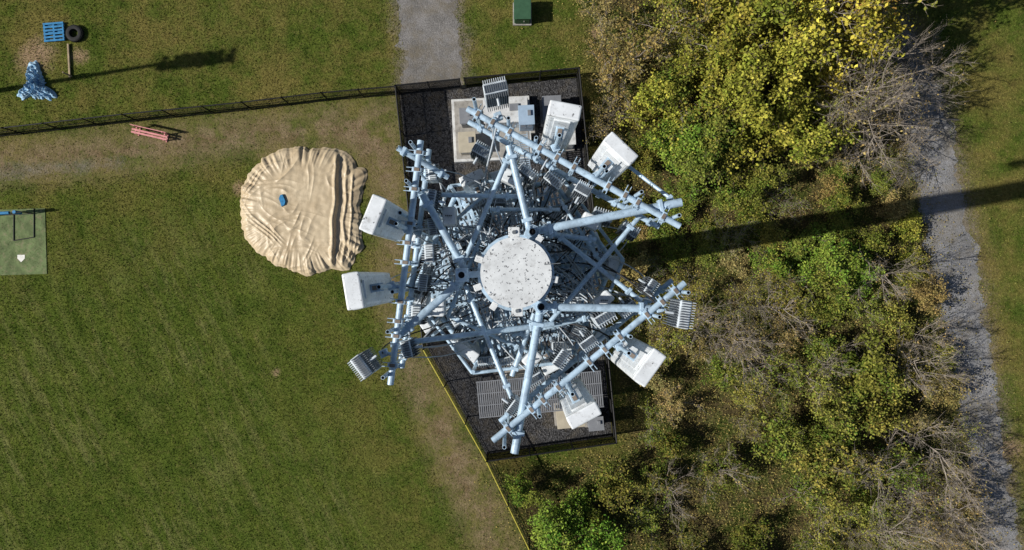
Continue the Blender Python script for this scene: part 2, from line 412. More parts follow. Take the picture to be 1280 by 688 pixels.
V_ = {
    'dense': [tree_mesh('tree_dense_%d' % i, 10+i, nt=5, leaves=11, spread=.19, lsize=.078) for i in range(4)],
    'open': [tree_mesh('tree_open_%d' % i, 20+i, nl=11, ns=7, nt=5, leaves=5.5, spread=.18, lsize=.068, bark='barkp', thick=.7) for i in range(3)],
    'bush': [tree_mesh('bush_%d' % i, 30+i, H=3, R=2.0, nl=8, ns=6, nt=4, leaves=10, trunk=.6, stems=2, spread=.18, lsize=.064) for i in range(3)],
    'twig': [tree_mesh('twiggy_%d' % i, 40+i, H=3.5, R=2.0, nl=8, ns=7, nt=5, leaves=1.6, trunk=.75, stems=3, spread=.14, lsize=.045, bark='barkp', thick=.65, curl=.16, dev=.55) for i in range(3)],
    'bare': [tree_mesh('bare_%d' % i, 50+i, H=7, R=3.4, nl=14, ns=8, nt=6, leaves=.3, lsize=.06, spread=.1, bark='barkp', thick=.66, curl=.12, dev=.5) for i in range(3)],
}
NAMES = {'dense': 'leafy_tree', 'open': 'autumn_tree', 'bush': 'bush', 'twig': 'twiggy_shrub', 'bare': 'bare_tree'}
BH = {'dense': 6, 'open': 6, 'bush': 3, 'twig': 3.5, 'bare': 7}
BR = {'dense': 2.6, 'open': 2.6, 'bush': 2.2, 'twig': 2.2, 'bare': 3.4}
def place(kind, px, py, h, col, rad=None, tilt=(0, 0), nm=None):
    me = V_[kind][rng.integers(len(V_[kind]))]
    o = bpy.data.objects.new(nm or NAMES[kind], me); link(o)
    p = S(px, py, h*.62); o.location = (p.x, p.y, 0)
    sz = h/BH[kind]; sr = (rad/BR[kind]) if rad else sz
    o.scale = (sr, sr, sz); o.rotation_euler = (tilt[0], tilt[1], rng.uniform(0, 6.28))
    j = rng.uniform(.7, 1.3); o.color = (col[0]*j*rng.uniform(.88, 1.12), col[1]*j, col[2]*j, 1); return o
OL = (.165, .175, .040); GR = (.080, .140, .026); BG = (.085, .200, .026); YE = (.46, .39, .055); YG = (.24, .27, .040); RU = (.38, .19, .06); BR_ = (.24, .18, .09); DG = (.06, .09, .02)
zones = [ # px,py,kinds,colours,height
    (765, 110, ['open', 'bush', 'twig'], [RU, BR_, OL], 2.8), (775, 30, ['open', 'open'], [OL, OL, BR_], 3.2), (840, 60, ['open', 'open', 'dense'], [YG, OL, OL], 4.8),
    (930, 40, ['dense', 'open'], [YG, YG, YE], 6.2), (1020, 40, ['open', 'dense'], [YE, OL, YG], 6.6), (1085, 10, ['open'], [RU, YE], 6.5),
    (900, 110, ['open', 'dense'], [YG, OL, GR], 5.2), (830, 165, ['dense', 'bush'], [GR, BG], 4.0), (960, 120, ['dense', 'open'], [YG, GR, OL, GR], 5.2),
    (885, 210, ['dense', 'open'], [GR, OL, GR], 3.4), (800, 230, ['bush', 'bush'], [OL, GR], 2.2), (990, 195, ['dense', 'open'], [YG, GR], 3.8),
    (1080, 120, ['open', 'twig'], [OL, BR_], 3.0), (1075, 215, ['bush', 'open'], [OL, GR, YG], 2.4), (850, 285, ['bush', 'twig'], [OL, GR], 1.7),
    (950, 270, ['bush', 'twig'], [OL, GR], 1.8), (1020, 330, ['dense', 'bush'], [BG, GR, GR], 2.7), (1100, 340, ['bush', 'open'], [GR, BG, GR], 2.4),
    (1155, 325, ['bush'], [YE, YG], 1.6), (830, 345, ['twig', 'bush'], [BR_, OL], 2.0), (925, 400, ['twig', 'twig', 'open'], [BR_, OL], 2.8), (890, 350, ['twig', 'open'], [OL, YG], 2.4),
    (1010, 420, ['open', 'twig', 'bush'], [OL, BR_, GR], 2.8), (1090, 410, ['bush', 'open'], [GR, OL, GR], 2.2), (1140, 400, ['bush', 'bush'], [BR_, OL], 1.8),
    (850, 480, ['open', 'bush'], [OL, BR_, YG], 2.6), (820, 540, ['bush', 'open'], [OL, YG, GR], 2.4), (930, 490, ['bush', 'twig', 'open'], [OL, GR, GR], 2.9),
    (1060, 490, ['open', 'dense', 'bush'], [OL, GR, GR], 3.1), (1140, 500, ['open', 'bush'], [BR_, RU, OL], 2.7), (780, 600, ['twig', 'bush'], [DG, OL], 2.2),
    (690, 650, ['dense', 'bush'], [BG], 2.8), (860, 600, ['bush', 'twig'], [DG, DG, GR], 2.2), (880, 660, ['bush', 'open'], [OL, GR, DG], 2.6), (960, 580, ['dense', 'bush', 'open'], [GR, OL, GR], 3.2),
    (1000, 650, ['open', 'bush'], [OL, GR, GR], 3.2), (1090, 600, ['open', 'bush'], [OL, GR], 3.4), (1130, 660, ['open', 'twig'], [BR_, OL], 2.8), (1185, 620, ['twig', 'bush'], [BR_, OL], 2.2)]
ZP = np.array([(z[0], z[1]) for z in zones], float)
pts = []; tries = 0
while tries < 6000:
    tries += 1
    px = rng.uniform(620, 1260); py = rng.uniform(-90, 780)
    g = np.array([S2(px, py)])
    if sdf(g, litter_p)[0] < .75: continue
    inband = -62 < py-(342-(px-640)*.1654) < 26
    dmin = 27 if inband else 35
    if any((px-a)**2+(py-b_)**2 < dmin**2 for a, b_ in pts): continue
    pts.append((px, py))
for px, py in pts:
    k = int(np.argmin(((ZP-(px, py))**2*np.array([1, 1.1])).sum(1)+rng.uniform(0, 2600, len(ZP))))
    z = zones[k]; kind = z[2][rng.integers(len(z[2]))]; col = z[3][rng.integers(len(z[3]))]
    gap = .08 if not (730 < px < 970 and 555 < py < 690) else .40
    if rng.random() < gap: continue
    h = z[4]*rng.uniform(.55, 1.35); rad = (1.1+h*.25)*rng.uniform(.75, 1.25)
    line = 342-(px-640)*.1654
    if -62 < py-line < 26 and px < 1190:   # low brush clearing where the mast's shadow lies
        kind = 'bush' if rng.random() < .75 else 'twig'; h = rng.uniform(.9, 1.7); rad = rng.uniform(1.1, 1.6); col = [OL, GR, GR, BR_][rng.integers(4)]
    d = sdf(np.array([S2(px, py)]), litter_p)[0]
    rad = min(rad, d+.7); h = min(h, 1.3+d*1.5)
    place(kind, px, py, h, col, rad)
for px, py, h, rad in [(1110, 130, 7.5, 3.6), (1075, 90, 8, 3.2), (1150, 90, 4.5, 2.8), (1085, 190, 3.6, 2.4), (1125, 345, 5, 2.2), (930, 420, 4.2, 2.6), (900, 435, 3.6, 2.4), (965, 385, 3.8, 2.2), (1040, 445, 4, 2.4), (1165, 550, 5.5, 2.8), (1180, 640, 4.6, 3.0), (1130, 600, 5.5, 3), (1150, 480, 4.8, 2.6), (880, 390, 3.4, 2.2), (1120, 690, 5, 2.8), (1200, 600, 4.2, 2.4), (1155, 170, 3.2, 2.0), (1205, 680, 4, 2.4), (830, 620, 3.4, 2.0), (900, 600, 3.4, 2.0), (1160, 420, 4, 1.8)]:
    place('bare', px, py, h, BR_, rad, (rng.normal(0, .2), rng.normal(0, .2)))
for (px, py, ln, yaw_, k, s_) in [(1196, 150, 1.22, .05, 0, 1.0), (1190, 95, 1.15, -.35, 1, .95), (1175, 205, 1.1, .3, 2, .7), (1230, 665, 1.1, -.2, 1, .7)]:
    o = bpy.data.objects.new('leaning_bare_tree', V_['bare'][k]); link(o); p = S(px, py); o.location = (p.x, p.y, 0)
    o.rotation_euler = (Matrix.Rotation(yaw_, 3, 'Z')@Matrix.Rotation(-ln, 3, 'Y')).to_euler(); o.scale = (.62*s_, .75*s_, 1.15*s_); o.color = (*BR_, 1)
for px, py, h, rad, c in [(1050, -40, 11, 4, YE), (1110, -90, 10, 3.6, RU), (1055, 30, 8.5, 3.0, YE), (1090, 10, 8, 2.8, RU), (1020, -10, 9, 3, YE), (1080, 70, 6, 2.4, OL), (1180, -150, 10, 4, OL), (1120, -30, 9, 3, OL)]:
    place('open', px, py, h, c, rad)
for px, py, h, rad, c in [(905, 45, 6.6, 3.0, YG), (985, 70, 7, 2.8, YG), (820, 130, 4.6, 2.2, YG), (990, 175, 4.8, 2.5, YG), (885, 195, 4.2, 2.2, GR), (845, 190, 4.0, 2.0, BG), (690, 655, 3.4, 2.3, BG), (735, 650, 2.6, 1.5, GR), (1030, 335, 3.4, 2.0, BG), (975, 330, 2.8, 1.5, BG), (1080, 345, 2.8, 1.4, BG), (940, 235, 3.0, 1.8, GR), (1060, 255, 2.2, 1.4, GR)]:
    place('dense', px, py, h, c, rad)
def litter():
    n = 120000; P = np.stack([rng.uniform(-4, 31, n), rng.uniform(-17.5, 17.5, n)], 1); d = sdf(P, litter_p)
    keep = (d > 0) | (rng.random(n) < .45*np.exp(-np.abs(d)/1.2)); keep &= sdf(P, pad_p) < -.1; P = P[keep]; n = len(P)
    C = np.concatenate([P, rng.uniform(.03, .22, (n, 1))], 1); nr = rng.normal(0, .5, (n, 3)); nr[:, 2] = 1; nr /= np.linalg.norm(nr, axis=1)[:, None]
    u = np.cross(nr, rng.normal(0, 1, (n, 3))); u /= np.linalg.norm(u, axis=1)[:, None]; w = np.cross(nr, u); s = rng.uniform(.025, .055, (n, 1))
    Q = np.stack([C+u*s, C+w*s*.7, C-u*s, C-w*s*.7], 1).reshape(-1, 3)
    me = fast_mesh('fallen_leaves', Q, np.arange(4*n).reshape(n, 4), [M['leaf']], attrs={'tint': ('FACE', rng.random(n)), 'tint2': ('FACE', rng.random(n))})
    o = link(bpy.data.objects.new('fallen_leaves', me)); o.color = (.19, .155, .07, 1)
litter()

# ---------------------------------------------------------------- fences
def fence(name, pts, h, sheet, cap=None, spacing=2.6, rail=.03):
    e = empty(name, (pts[0][0], pts[0][1], 0)); off = Vector(e.location)
    posts = MB(); rails = MB(); sh = MB(); capb = MB()
    for a, b_ in zip(pts[:-1], pts[1:]):
        a = Vector((a[0], a[1], 0))-off; b_ = Vector((b_[0], b_[1], 0))-off; L = (b_-a).length; k = max(1, round(L/spacing))
        for i in range(k+1):
            p = a.lerp(b_, i/k); posts.tube(p+Vector((0, 0, -.05)), p+Vector((0, 0, h+.06)), .038, n=8); posts.tube(p+Vector((0, 0, h+.06)), p+Vector((0, 0, h+.1)), .05, .02, n=8)
        rails.tube(a+Vector((0, 0, h)), b_+Vector((0, 0, h)), rail, n=8); rails.tube(a+Vector((0, 0, .08)), b_+Vector((0, 0, .08)), .018, n=6)
        rails.tube(a+Vector((0, 0, h*.5)), b_+Vector((0, 0, h*.5)), .018, n=6)
        z0, z1 = .04, h-.01
        q = (b_-a).normalized(); o_ = Vector((-q.y, q.x, 0))*.045
        sh.add([a+o_+Vector((0, 0, z0)), b_+o_+Vector((0, 0, z0)), b_+o_+Vector((0, 0, z1)), a+o_+Vector((0, 0, z1))], [(0, 1, 2, 3)])
        if cap: capb.tube(a+Vector((0, 0, h+.035)), b_+Vector((0, 0, h+.035)), .036, n=8)
    posts.obj('fence_posts', [M['black']], e); rails.obj('fence_rails', [M['black']], e); sh.obj('fence_mesh', [M[sheet]], e)
    if cap: capb.obj('fence_cap', [M[cap]], e)
    return e
FT = 2.0
TL, TR, BRc, BL, LM = S2(494, 107, FT), S2(724, 85, FT), S2(771, 554, FT), S2(608, 577, FT), S2(529, 437, FT)
fence('compound_fence', [LM, TL, S2(574, 99, FT)], FT, 'screen', spacing=2.4, rail=.045)
fence('compound_fence', [S2(580, 98, FT), TR, BRc, BL], FT, 'screen', spacing=2.4, rail=.045)
fence('outfield_fence', [LM, BL, S2(662, 688, FT), S2(790, 950, FT)], FT, 'chain', 'yellow', 2.6)
fence('chain_link_fence', [S2(492, 107, 1.9), S2(400, 115, 1.9), S2(300, 127, 1.9), S2(150, 142, 1.9), S2(0, 159, 1.9), S2(-400, 200, 1.9), S2(-1500, 300, 1.9)], 1.7, 'chain', spacing=2.4, rail=.04)

# ---------------------------------------------------------------- cell tower
tower = empty('cell_tower', (S(645, 341, 30.5).x, S(645, 341, 30.5).y, 0)); TO = Vector(tower.location)
def T(px, py, z): return S(px, py, z)-TO
b = MB()
zz = [0, 10, 20, 30.2]; rr = [.78, .68, .57, .46]
for i in range(3): b.tube((0, 0, zz[i]), (0, 0, zz[i+1]), rr[i], rr[i+1]+.015, 24)
b.tube((0, 0, 0), (0, 0, .08), 1.05, n=24)
for z in np.arange(3, 29, .4): b.tube((.45 if z > 15 else .55, 0, z), (.78 if z > 15 else .9, 0, z), .012, n=6)
b.obj('monopole', [M['galvd']], tower)
b = MB()
b.tube((0, 0, 30.42), (0, 0, 30.47), .53, n=48); b.tube((0, 0, 30.36), (0, 0, 30.418), .50, n=48); b.tube((0, 0, 30.2), (0, 0, 30.36), .47, n=32)
for i in range(9):
    a = i/9*6.283+.3; b.tube((.49*math.cos(a), .49*math.sin(a), 30.47), (.49*math.cos(a), .49*math.sin(a), 30.485), .011, n=6, mi=0)
for (x, y) in ((-.03, .60), (.02, -.57)):
    b.box((x, y, 30.43), (.17, .16, .025), 0, None, .01); b.tube((x, y, 30.44), (x, y, 30.47), .03, n=10, mi=1)
for (x, y) in ((-.55, .2), (-.57, -.22), (.57, -.1), (.35, .5), (-.33, -.5)): b.box((x, y, 30.40), (.12, .10, .03), 0, rotz(math.atan2(y, x)), .01)
b.tube((.18, -.1, 30.471), (.18, -.1, 30.476), .012, n=12, mi=1); b.tube((-.2, .16, 30.471), (-.2, .16, 30.476), .009, n=12, mi=1)
b.tube((.42, .12, 30.48), (.66, .14, 30.48), .007, n=6, mi=1)
b.obj('cap_plate', [M['cap'], M['rrud']], tower)
fr = MB()
def pipe(a, c, r, hollow=True): fr.tube(a, c, r, r, 14, 0, hollow, 1)
ZU, ZL = 30.15, 29.15
faces = [((526, 176), (488, 481)), ((584, 136), (850, 283)), ((856, 354), (616, 551))]
for (a, c) in faces:
    A = T(*a, ZU); C = T(*c, ZU); pipe(A, C, .05); A2 = A.copy(); C2 = C.copy(); A2.z = C2.z = ZL
    d = (C-A).normalized(); pipe(A2-d*.05, C2-d*.12, .046)
    mid = (A+C)/2; out = Vector((mid.x, mid.y, 0)).normalized()
    for t in (.05, .12, .2, .34, .42, .5, .66, .74, .8, .92):
        p = A.lerp(C, t); ang = math.atan2(d.y, d.x)
        fr.box(p-Vector((0, 0, .5)), (.035, .02, .9), 0, rotz(ang))
        fr.box(p, (.07, .15, .11), 0, rotz(ang), .012); fr.box(p-Vector((0, 0, 1.0)), (.08, .13, .11), 0, rotz(ang), .012)
        fr.box(p+Vector((0, 0, .058)), (.05, .08, .02), 2, rotz(ang))
        for s_ in (-.03, .03):
            fr.tube(p-out*.12+d*s_, p+out*.17+d*s_, .007, n=6)
arms = [(665, 290, 29.95, 852, 253, 30.1, .066), (662, 288, 29.8, 636, 182, 29.95, .055), (676, 384, 29.95, 822, 386, 30.0, .062), (676, 384, 29.85, 643, 567, 30.1, .064),
        (578, 350, 29.9, 500, 418, 30.0, .062), (580, 335, 29.85, 528, 243, 30.0, .058),
        (641, 182, 29.7, 573, 345, 29.5, .042), (802, 268, 29.6, 688, 402, 29.4, .04), (688, 287, 29.4, 802, 377, 29.6, .04),
        (582, 358, 29.5, 642, 503, 29.7, .04), (488, 431, 29.8, 692, 405, 29.4, .046), (522, 243, 29.7, 652, 246, 29.4, .04),
        (497, 185, 30.1, 560, 222, 29.7, .045), (846, 254, 30.0, 775, 200, 29.6, .03), (600, 300, 29.1, 560, 395, 29.1, .035), (640, 420, 29.1, 745, 395, 29.1, .035), (612, 262, 29.1, 700, 262, 29.0, .035),
        (540, 300, 29.0, 620, 232, 29.0, .03), (700, 250, 29.0, 752, 330, 29.0, .03), (560, 395, 29.0, 660, 440, 29.0, .03), (528, 395, 29.3, 578, 352, 29.3, .045), (745, 300, 29.3, 680, 292, 29.4, .045), (640, 470, 29.2, 668, 392, 29.3, .045)]
for x0, y0, z0, x1, y1, z1, r in arms:
    A = T(x0, y0, z0); C = T(x1, y1, z1); pipe(A, C, r)
    dd = (C-A).normalized(); an_ = math.atan2(dd.y, dd.x)
    for t in (.12, .86): fr.box(A.lerp(C, t), (.06, r*3.1, r*2.5), 0, rotz(an_), .01)
for z in (29.95, 29.35, 27.45, 26.7, 24.5, 23.8):
    fr.tube((0, 0, z-.07), (0, 0, z+.07), .60, n=24)
    for k in range(12):
        a = k*math.pi/6; fr.tube((.5*math.cos(a), .5*math.sin(a), z+.07), (.5*math.cos(a), .5*math.sin(a), z+.1), .02, n=6)
for (x, y) in ((665, 291), (676, 383), (578, 344)):
    p = T(x, y, 29.95); ang = math.atan2(p.y, p.x)
    fr.box(p*1, (.2, .22, .24), 0, rotz(ang), .02); fr.tube(p+Vector((0, 0, .1)), p+Vector((0, 0, .22)), .065, n=14, hollow=True)
    q = Vector((p.x*.6, p.y*.6, 29.95)); fr.box((p+q)/2, (.5, .10, .2), 0, rotz(ang))
    for k in (-.07, .07): fr.tube(p+rotz(ang)@Vector((.05, k, .1)), p+rotz(ang)@Vector((.05, k, .15)), .018, n=6)
fr.obj('sector_frames', [M['galv'], M['dark'], M['brown']], tower)

def hexp(r, a0): return [Vector((r*math.cos(a0+k*math.pi/3), r*math.sin(a0+k*math.pi/3), 0)) for k in range(6)]
lf = MB()
for z, r, a0 in ((27.45, 1.9, .12), (24.5, 1.8, .35)):
    hp = hexp(r, a0)
    for k in range(6):
        lf.tube(hp[k]+Vector((0, 0, z)), hp[(k+1) % 6]+Vector((0, 0, z)), .05, n=10)
        lf.tube(hp[k]*.33+Vector((0, 0, z)), hp[k]+Vector((0, 0, z)), .055, n=10)
        lf.tube(hp[k]*1.02+Vector((0, 0, z+1.0)), hp[(k+1) % 6]*1.02+Vector((0, 0, z+1.0)), .032, n=8)
        lf.tube(hp[k]+Vector((0, 0, z-.9)), hp[k]+Vector((0, 0, z+1.1)), .035, n=8)
        lf.tube(hp[k]*.95+Vector((0, 0, z-.06)), hp[k]*.3+Vector((0, 0, z-.9)), .035, n=8)
        m_ = (hp[k]+hp[(k+1) % 6])/2*1.1
        lf.tube(m_+Vector((0, 0, z-1.0)), m_+Vector((0, 0, z+1.2)), .032, n=8)
lf.obj('lower_frames', [M['galv'], M['dark']], tower)
gt = MB()
def inhex(x, y, r, a0):
    for k in range(6):
        a = a0+math.pi/6+k*math.pi/3
        if x*math.cos(a)+y*math.sin(a) > r*.866: return False
    return x*x+y*y > .6**2
for z, r, a0, sp in ((27.5, 1.84, .12, .095), (24.55, 1.74, .35, .10)):
    Rg = rotz(.25)
    for ax in (0, 1):
        for u in np.arange(-r, r, sp*(1 if ax == 0 else 1.6)):
            run = None
            for w in list(np.arange(-r, r, .05))+[9]:
                x, y = (u, w) if ax == 0 else (w, u)
                ok = w < 5 and inhex(x, y, r, a0-.25)
                if ok and run is None: run = w
                if (not ok) and run is not None:
                    m_ = (run+w-.05)/2 if w < 5 else (run+r)/2; L = (w-.05-run) if w < 5 else r-run
                    if L > .06:
                        c = (u, m_, z) if ax == 0 else (m_, u, z+.004)
                        gt.box(Rg@Vector(c), (.045, L, .03) if ax == 0 else (L, .034, .026), 0, Rg)
                    run = None
gt.obj('grating_platform', [M['galv']], tower)

def facing(p): return math.atan2(p.y, p.x)
cnt = [0]
def antenna(px, py, ztop, L, w, dp, yaw=0.0):
    """panel antenna: rounded radome, end caps, rear spine, brackets"""
    p = T(px, py, ztop); a = facing(p)+yaw; Rz = rotz(a); cnt[0] += 1
    b = MB(); c = Vector((p.x, p.y, ztop-L/2))
    b.box(c, (dp, w, L-.08), 0, Rz, min(dp, w)*.42)
    b.box(Vector((p.x, p.y, ztop-.03)), (dp*.98, w*.97, .07), 0, Rz, min(dp, w)*.3)
    b.box(Vector((p.x, p.y, ztop-L+.02)), (dp*.94, w*.94, .06), 2, Rz, .03)
    b.box(c+Rz@Vector((-dp/2-.012, 0, 0)), (.03, w*.5, L*.9), 0, Rz, .008)
    for k in (-.36, .3):
        q = c+Rz@Vector((-dp/2-.09, 0, k*L)); b.box(q, (.16, .12, .08), 1, Rz, .01)
        b.box(q+Rz@Vector((-.02, 0, .05)), (.10, .06, .03), 4, Rz)
        for s_ in (-.05, .05): b.tube(q+Rz@Vector((-.12, s_, 0)), q+Rz@Vector((.08, s_, 0)), .009, n=6, mi=1)
    for k in range(5): b.tube(Vector((p.x, p.y, ztop-L-.07))+Rz@Vector((0, (k-2)*w*.16, 0)), Vector((p.x, p.y, ztop-L+.0))+Rz@Vector((0, (k-2)*w*.16, 0)), .018, n=8, mi=1)
    m_ = c+Rz@Vector((-dp/2-.2, 0, 0)); b.tube(m_-Vector((0, 0, L*.5)), m_+Vector((0, 0, L*.42)), .032, n=12, mi=1, hollow=True, darkmi=3)
    b.obj('panel_antenna_%d' % cnt[0], [M['white'], M['galv'], M['rru'], M['dark'], M['brown']], tower)
    return c, Rz
def radio(c, w, dp, h, yaw, n=9):
    cnt[0] += 1; Rz = rotz(yaw); b = MB(); c = Vector(c)
    b.box(c, (dp*.6, w, h), 0, Rz, .02)
    for i in range(n):
        y = (i/(n-1)-.5)*w*.9
        b.box(c+Rz@Vector((-dp*.42, y, 0)), (dp*.26, .010, h*.94), 1, Rz)
        b.box(c+Rz@Vector((dp*.40, y, 0)), (dp*.22, .010, h*.94), 0, Rz)
        b.box(c+Rz@Vector((-dp*.02, y, h/2+.012)), (dp*.42, .012, .03), 1, Rz)
    b.box(c+Rz@Vector((0, 0, -h/2-.03)), (dp*.3, w*.7, .05), 1, Rz)
    b.tube(c+Rz@Vector((-dp*.5, 0, h*.4)), c+Rz@Vector((-dp*.5-.12, 0, h*.4)), .02, n=6)
    b.obj('remote_radio_%d' % cnt[0], [M['rru'], M['rrud']], tower); return c
ant = [(466, 268, 31.25, 2.3, .54, .22, .0), (441, 364, 31.3, 2.4, .52, .24, .05), (706, 138, 31.25, 2.4, .46, .22, .1), (776, 186, 31.2, 2.0, .52, .20, -.05),
       (812, 460, 31.2, 2.3, .54, .22, .0), (730, 520, 31.2, 2.3, .48, .20, .05),
       (590, 222, 28.6, 1.9, .46, .18, 0), (626, 218, 28.2, 1.8, .48, .16, .1), (582, 440, 28.4, 1.9, .5, .2, 0), (530, 405, 28.5, 1.8, .34, .16, .1), (768, 335, 28.4, 1.8, .44, .2, 0),
       (725, 238, 28.4, 1.8, .40, .18, 0), (520, 300, 28.4, 1.8, .34, .16, 0), (690, 460, 28.4, 1.8, .36, .16, .1), (750, 420, 28.3, 1.8, .36, .16, .1),
       (545, 262, 25.6, 1.8, .36, .18, 0), (640, 225, 25.4, 1.8, .34, .18, 0), (745, 300, 25.4, 1.8, .34, .18, 0), (730, 400, 25.5, 1.8, .34, .18, 0), (640, 452, 25.5, 1.8, .36, .18, 0), (540, 380, 25.4, 1.8, .34, .18, 0)]
ends = []
for a in ant:
    c, Rz = antenna(*a)
    if a[2] > 31:
        q = c+Rz@Vector((-a[5]/2-.2, 0, -.5)); ends.append(q)
for (x, y, zt, w, dp, h) in [(458, 455, 31.0, .34, .26, .7), (620, 118, 31.1, .34, .26, .75), (849, 392, 31.0, .40, .28, .65)]:
    p = T(x, y, zt-h/2); a = facing(p); radio((p.x, p.y, zt-h/2), w, dp, h, a+.1, 11); ends.append(Vector((p.x*.93, p.y*.93, 30.2)))
mast = MB()
for (A_, C_) in faces:
    A = T(*A_, ZU); C = T(*C_, ZU); d = (C-A).normalized(); mid = (A+C)/2; out = Vector((mid.x, mid.y, 0)).normalized(); ang = math.atan2(out.y, out.x)
    for t in (.03, .18, .31, .62, .78, .96):
        p = A.lerp(C, t)+out*rng.uniform(.07, .1); L = rng.uniform(.25, .75)
        mast.tube(p-Vector((0, 0, 1.7)), p+Vector((0, 0, L*.7)), .03, n=12, hollow=True, darkmi=1)
    for t in (.1, .23, .33, .45, .58, .72, .86):
        p = A.lerp(C, t)-out*rng.uniform(.14, .36); z = rng.uniform(28.9, 29.7)
        radio((p.x, p.y, z), rng.uniform(.24, .34), rng.uniform(.2, .26), rng.uniform(.4, .6), ang+rng.normal(0, .2), 8); ends.append(Vector((p.x, p.y, z-.2)))
    for t in (.28, .68):
        p = A.lerp(C, t)-out*.5; cnt[0] += 1; jb = MB(); jb.box((p.x, p.y, 29.3), (.22, .3, .34), 0, rotz(ang+.1), .03)
        for k in range(4): jb.tube((p.x+.03*k-.05, p.y, 29.47), (p.x+.03*k-.05, p.y, 29.52), .012, n=6, mi=1)
        jb.obj('junction_box_%d' % cnt[0], [M['white'], M['rrud']], tower); ends.append(Vector((p.x, p.y, 29.2)))
for k in range(22):
    a = k/22*6.283+rng.uniform(-.15, .15); r = rng.uniform(.85, 1.8); z = rng.uniform(27.7, 28.4)
    radio((r*math.cos(a), r*math.sin(a), z), rng.uniform(.26, .40), rng.uniform(.2, .3), rng.uniform(.4, .6), a+rng.normal(0, .4), 8); ends.append(Vector((r*math.cos(a), r*math.sin(a), z)))
for k in range(9):
    a = k/9*6.283+.3; r = 1.5; radio((r*math.cos(a), r*math.sin(a), 25.1), .34, .24, .5, a, 8)
for q in ends[:9]:
    best = None
    for (A_, C_) in faces:
        A = T(*A_, ZU); C = T(*C_, ZU); t = max(.02, min(.98, (q-A).dot(C-A)/(C-A).length_squared)); p = A.lerp(C, t)
        if best is None or (p-q).length < best[0]: best = ((p-q).length, p)
    p = best[1]; mast.tube((q.x, q.y, 30.1), (p.x, p.y, 30.1), .028, n=8); mast.tube((q.x, q.y, 29.15), (p.x, p.y, 29.15), .028, n=8)
    mast.box((q.x, q.y, 30.1), (.12, .12, .12), 0, rotz(.4), .01)
mast.obj('antenna_masts', [M['galv'], M['dark']], tower)
cb = MB()
for q in ends:
    for k in range(3):
        a = math.atan2(q.y, q.x)+rng.normal(0, .7); z1 = rng.uniform(27.7, 29.0); e_ = Vector((.56*math.cos(a), .56*math.sin(a), z1))
        c1 = q+Vector((rng.normal(0, .35), rng.normal(0, .35), -rng.uniform(.2, .9))); c2 = e_*1.0+Vector((math.cos(a)*.5+rng.normal(0, .4), math.sin(a)*.5+rng.normal(0, .4), -rng.uniform(0, .5)))
        pp = []
        for i in range(11):
            t = i/10; pp.append(q*(1-t)**3+c1*3*t*(1-t)**2+c2*3*t*t*(1-t)+e_*t**3)
        cb.path(pp, rng.choice([.009, .011, .014]), 6, int(rng.random() < .6))
for k in range(14):
    a = k/14*1.6+2.6; cb.path([Vector((.6*math.cos(a), .6*math.sin(a), 28.2)), Vector((.66*math.cos(a), .66*math.sin(a), 15)), Vector((.84*math.cos(a), .84*math.sin(a), .1))], .022, 6, 0)
cb.obj('cables', [M['cable'], M['cableg']], tower)

# ---------------------------------------------------------------- compound equipment
def cabinet(name, px, py, w, d, h, mat, yaw=0.1, roof=.04, base=.15, bevel=.03, z0=0.0):
    p = S(px, py, h+base); e = empty(name, (p.x, p.y, z0)); Rz = rotz(yaw); b = MB()
    b.box((0, 0, base+h/2), (w, d, h), 0, Rz, bevel)
    b.box((0, 0, base+h+roof/2+.003), (w+.1, d+.1, roof), 0, Rz, .02)
    b.box((0, 0, base/2), (w+.25, d+.25, base-.006), 1, Rz, .02)
    for s_ in (-1, 1):
        b.box(Rz@Vector((s_*w*.24, -d/2-.012, base+h*.5)), (w*.44, .02, h*.88), 0, Rz, .006)
        b.box(Rz@Vector((s_*w*.05, -d/2-.035, base+h*.5)), (.03, .03, .16), 2, Rz)
        for k in range(7): b.box(Rz@Vector((s_*w*.24, -d/2-.026, base+h*(.72+.02*k))), (w*.3, .01, .012), 2, Rz)
    b.box(Rz@Vector((w*.2, d*.1, base+h+roof+.06)), (w*.22, d*.3, .1), 2, Rz, .01)
    b.obj('cabinet_body', [M[mat], M['conc'], M['cabg']], e); return e
yaw = math.atan2(11, 222)
b = MB(); p = S(615, 163); e = empty('equipment_pad', (p.x, p.y, 0)); b.box((0, 0, .2), (4.6, 3.7, .4), 0, rotz(yaw), .03)
b.box(rotz(yaw)@Vector((0, 0, .42)), (4.3, 3.4, .03), 1, rotz(yaw)); b.obj('slab', [M['cabw'], M['conc']], e)
cabinet('equipment_cabinet', 632, 138, 2.4, 1.3, 1.7, 'cabw', yaw, base=.4)
cabinet('equipment_cabinet', 658, 144, .8, 1.0, 1.9, 'cabbl', yaw, base=.4)
cabinet('equipment_cabinet', 584, 178, .9, 1.1, 1.0, 'cabb', yaw, base=.42)
cabinet('equipment_cabinet', 583, 145, .7, .8, 1.3, 'cabg', yaw, base=.42)
cabinet('equipment_cabinet', 706, 165, 1.1, 1.4, 1.7, 'cabw', yaw)
cabinet('equipment_cabinet', 690, 135, 1.0, 1.3, 1.2, 'cabg', yaw)
cabinet('equipment_cabinet', 713, 522, 1.5, 1.1, 1.2, 'cabb', .1)
cabinet('equipment_cabinet', 652, 478, 1.6, .9, 1.4, 'cabb', .12)
cabinet('equipment_cabinet', 745, 530, .8, .7, 1.4, 'cabg', .1)
e = empty('ice_bridge', tuple(S2(675, 493, 2.4))+(0,)); b = MB(); Rz = rotz(.09)
for x in (-3.3, -1.1, 1.1, 3.3):
    for y in (-.9, .9): b.tube(Rz@Vector((x, y, 0)), Rz@Vector((x, y, 2.4)), .045, n=8)
    b.box(Rz@Vector((x, 0, 2.33)), (.08, 1.9, .08), 0, Rz)
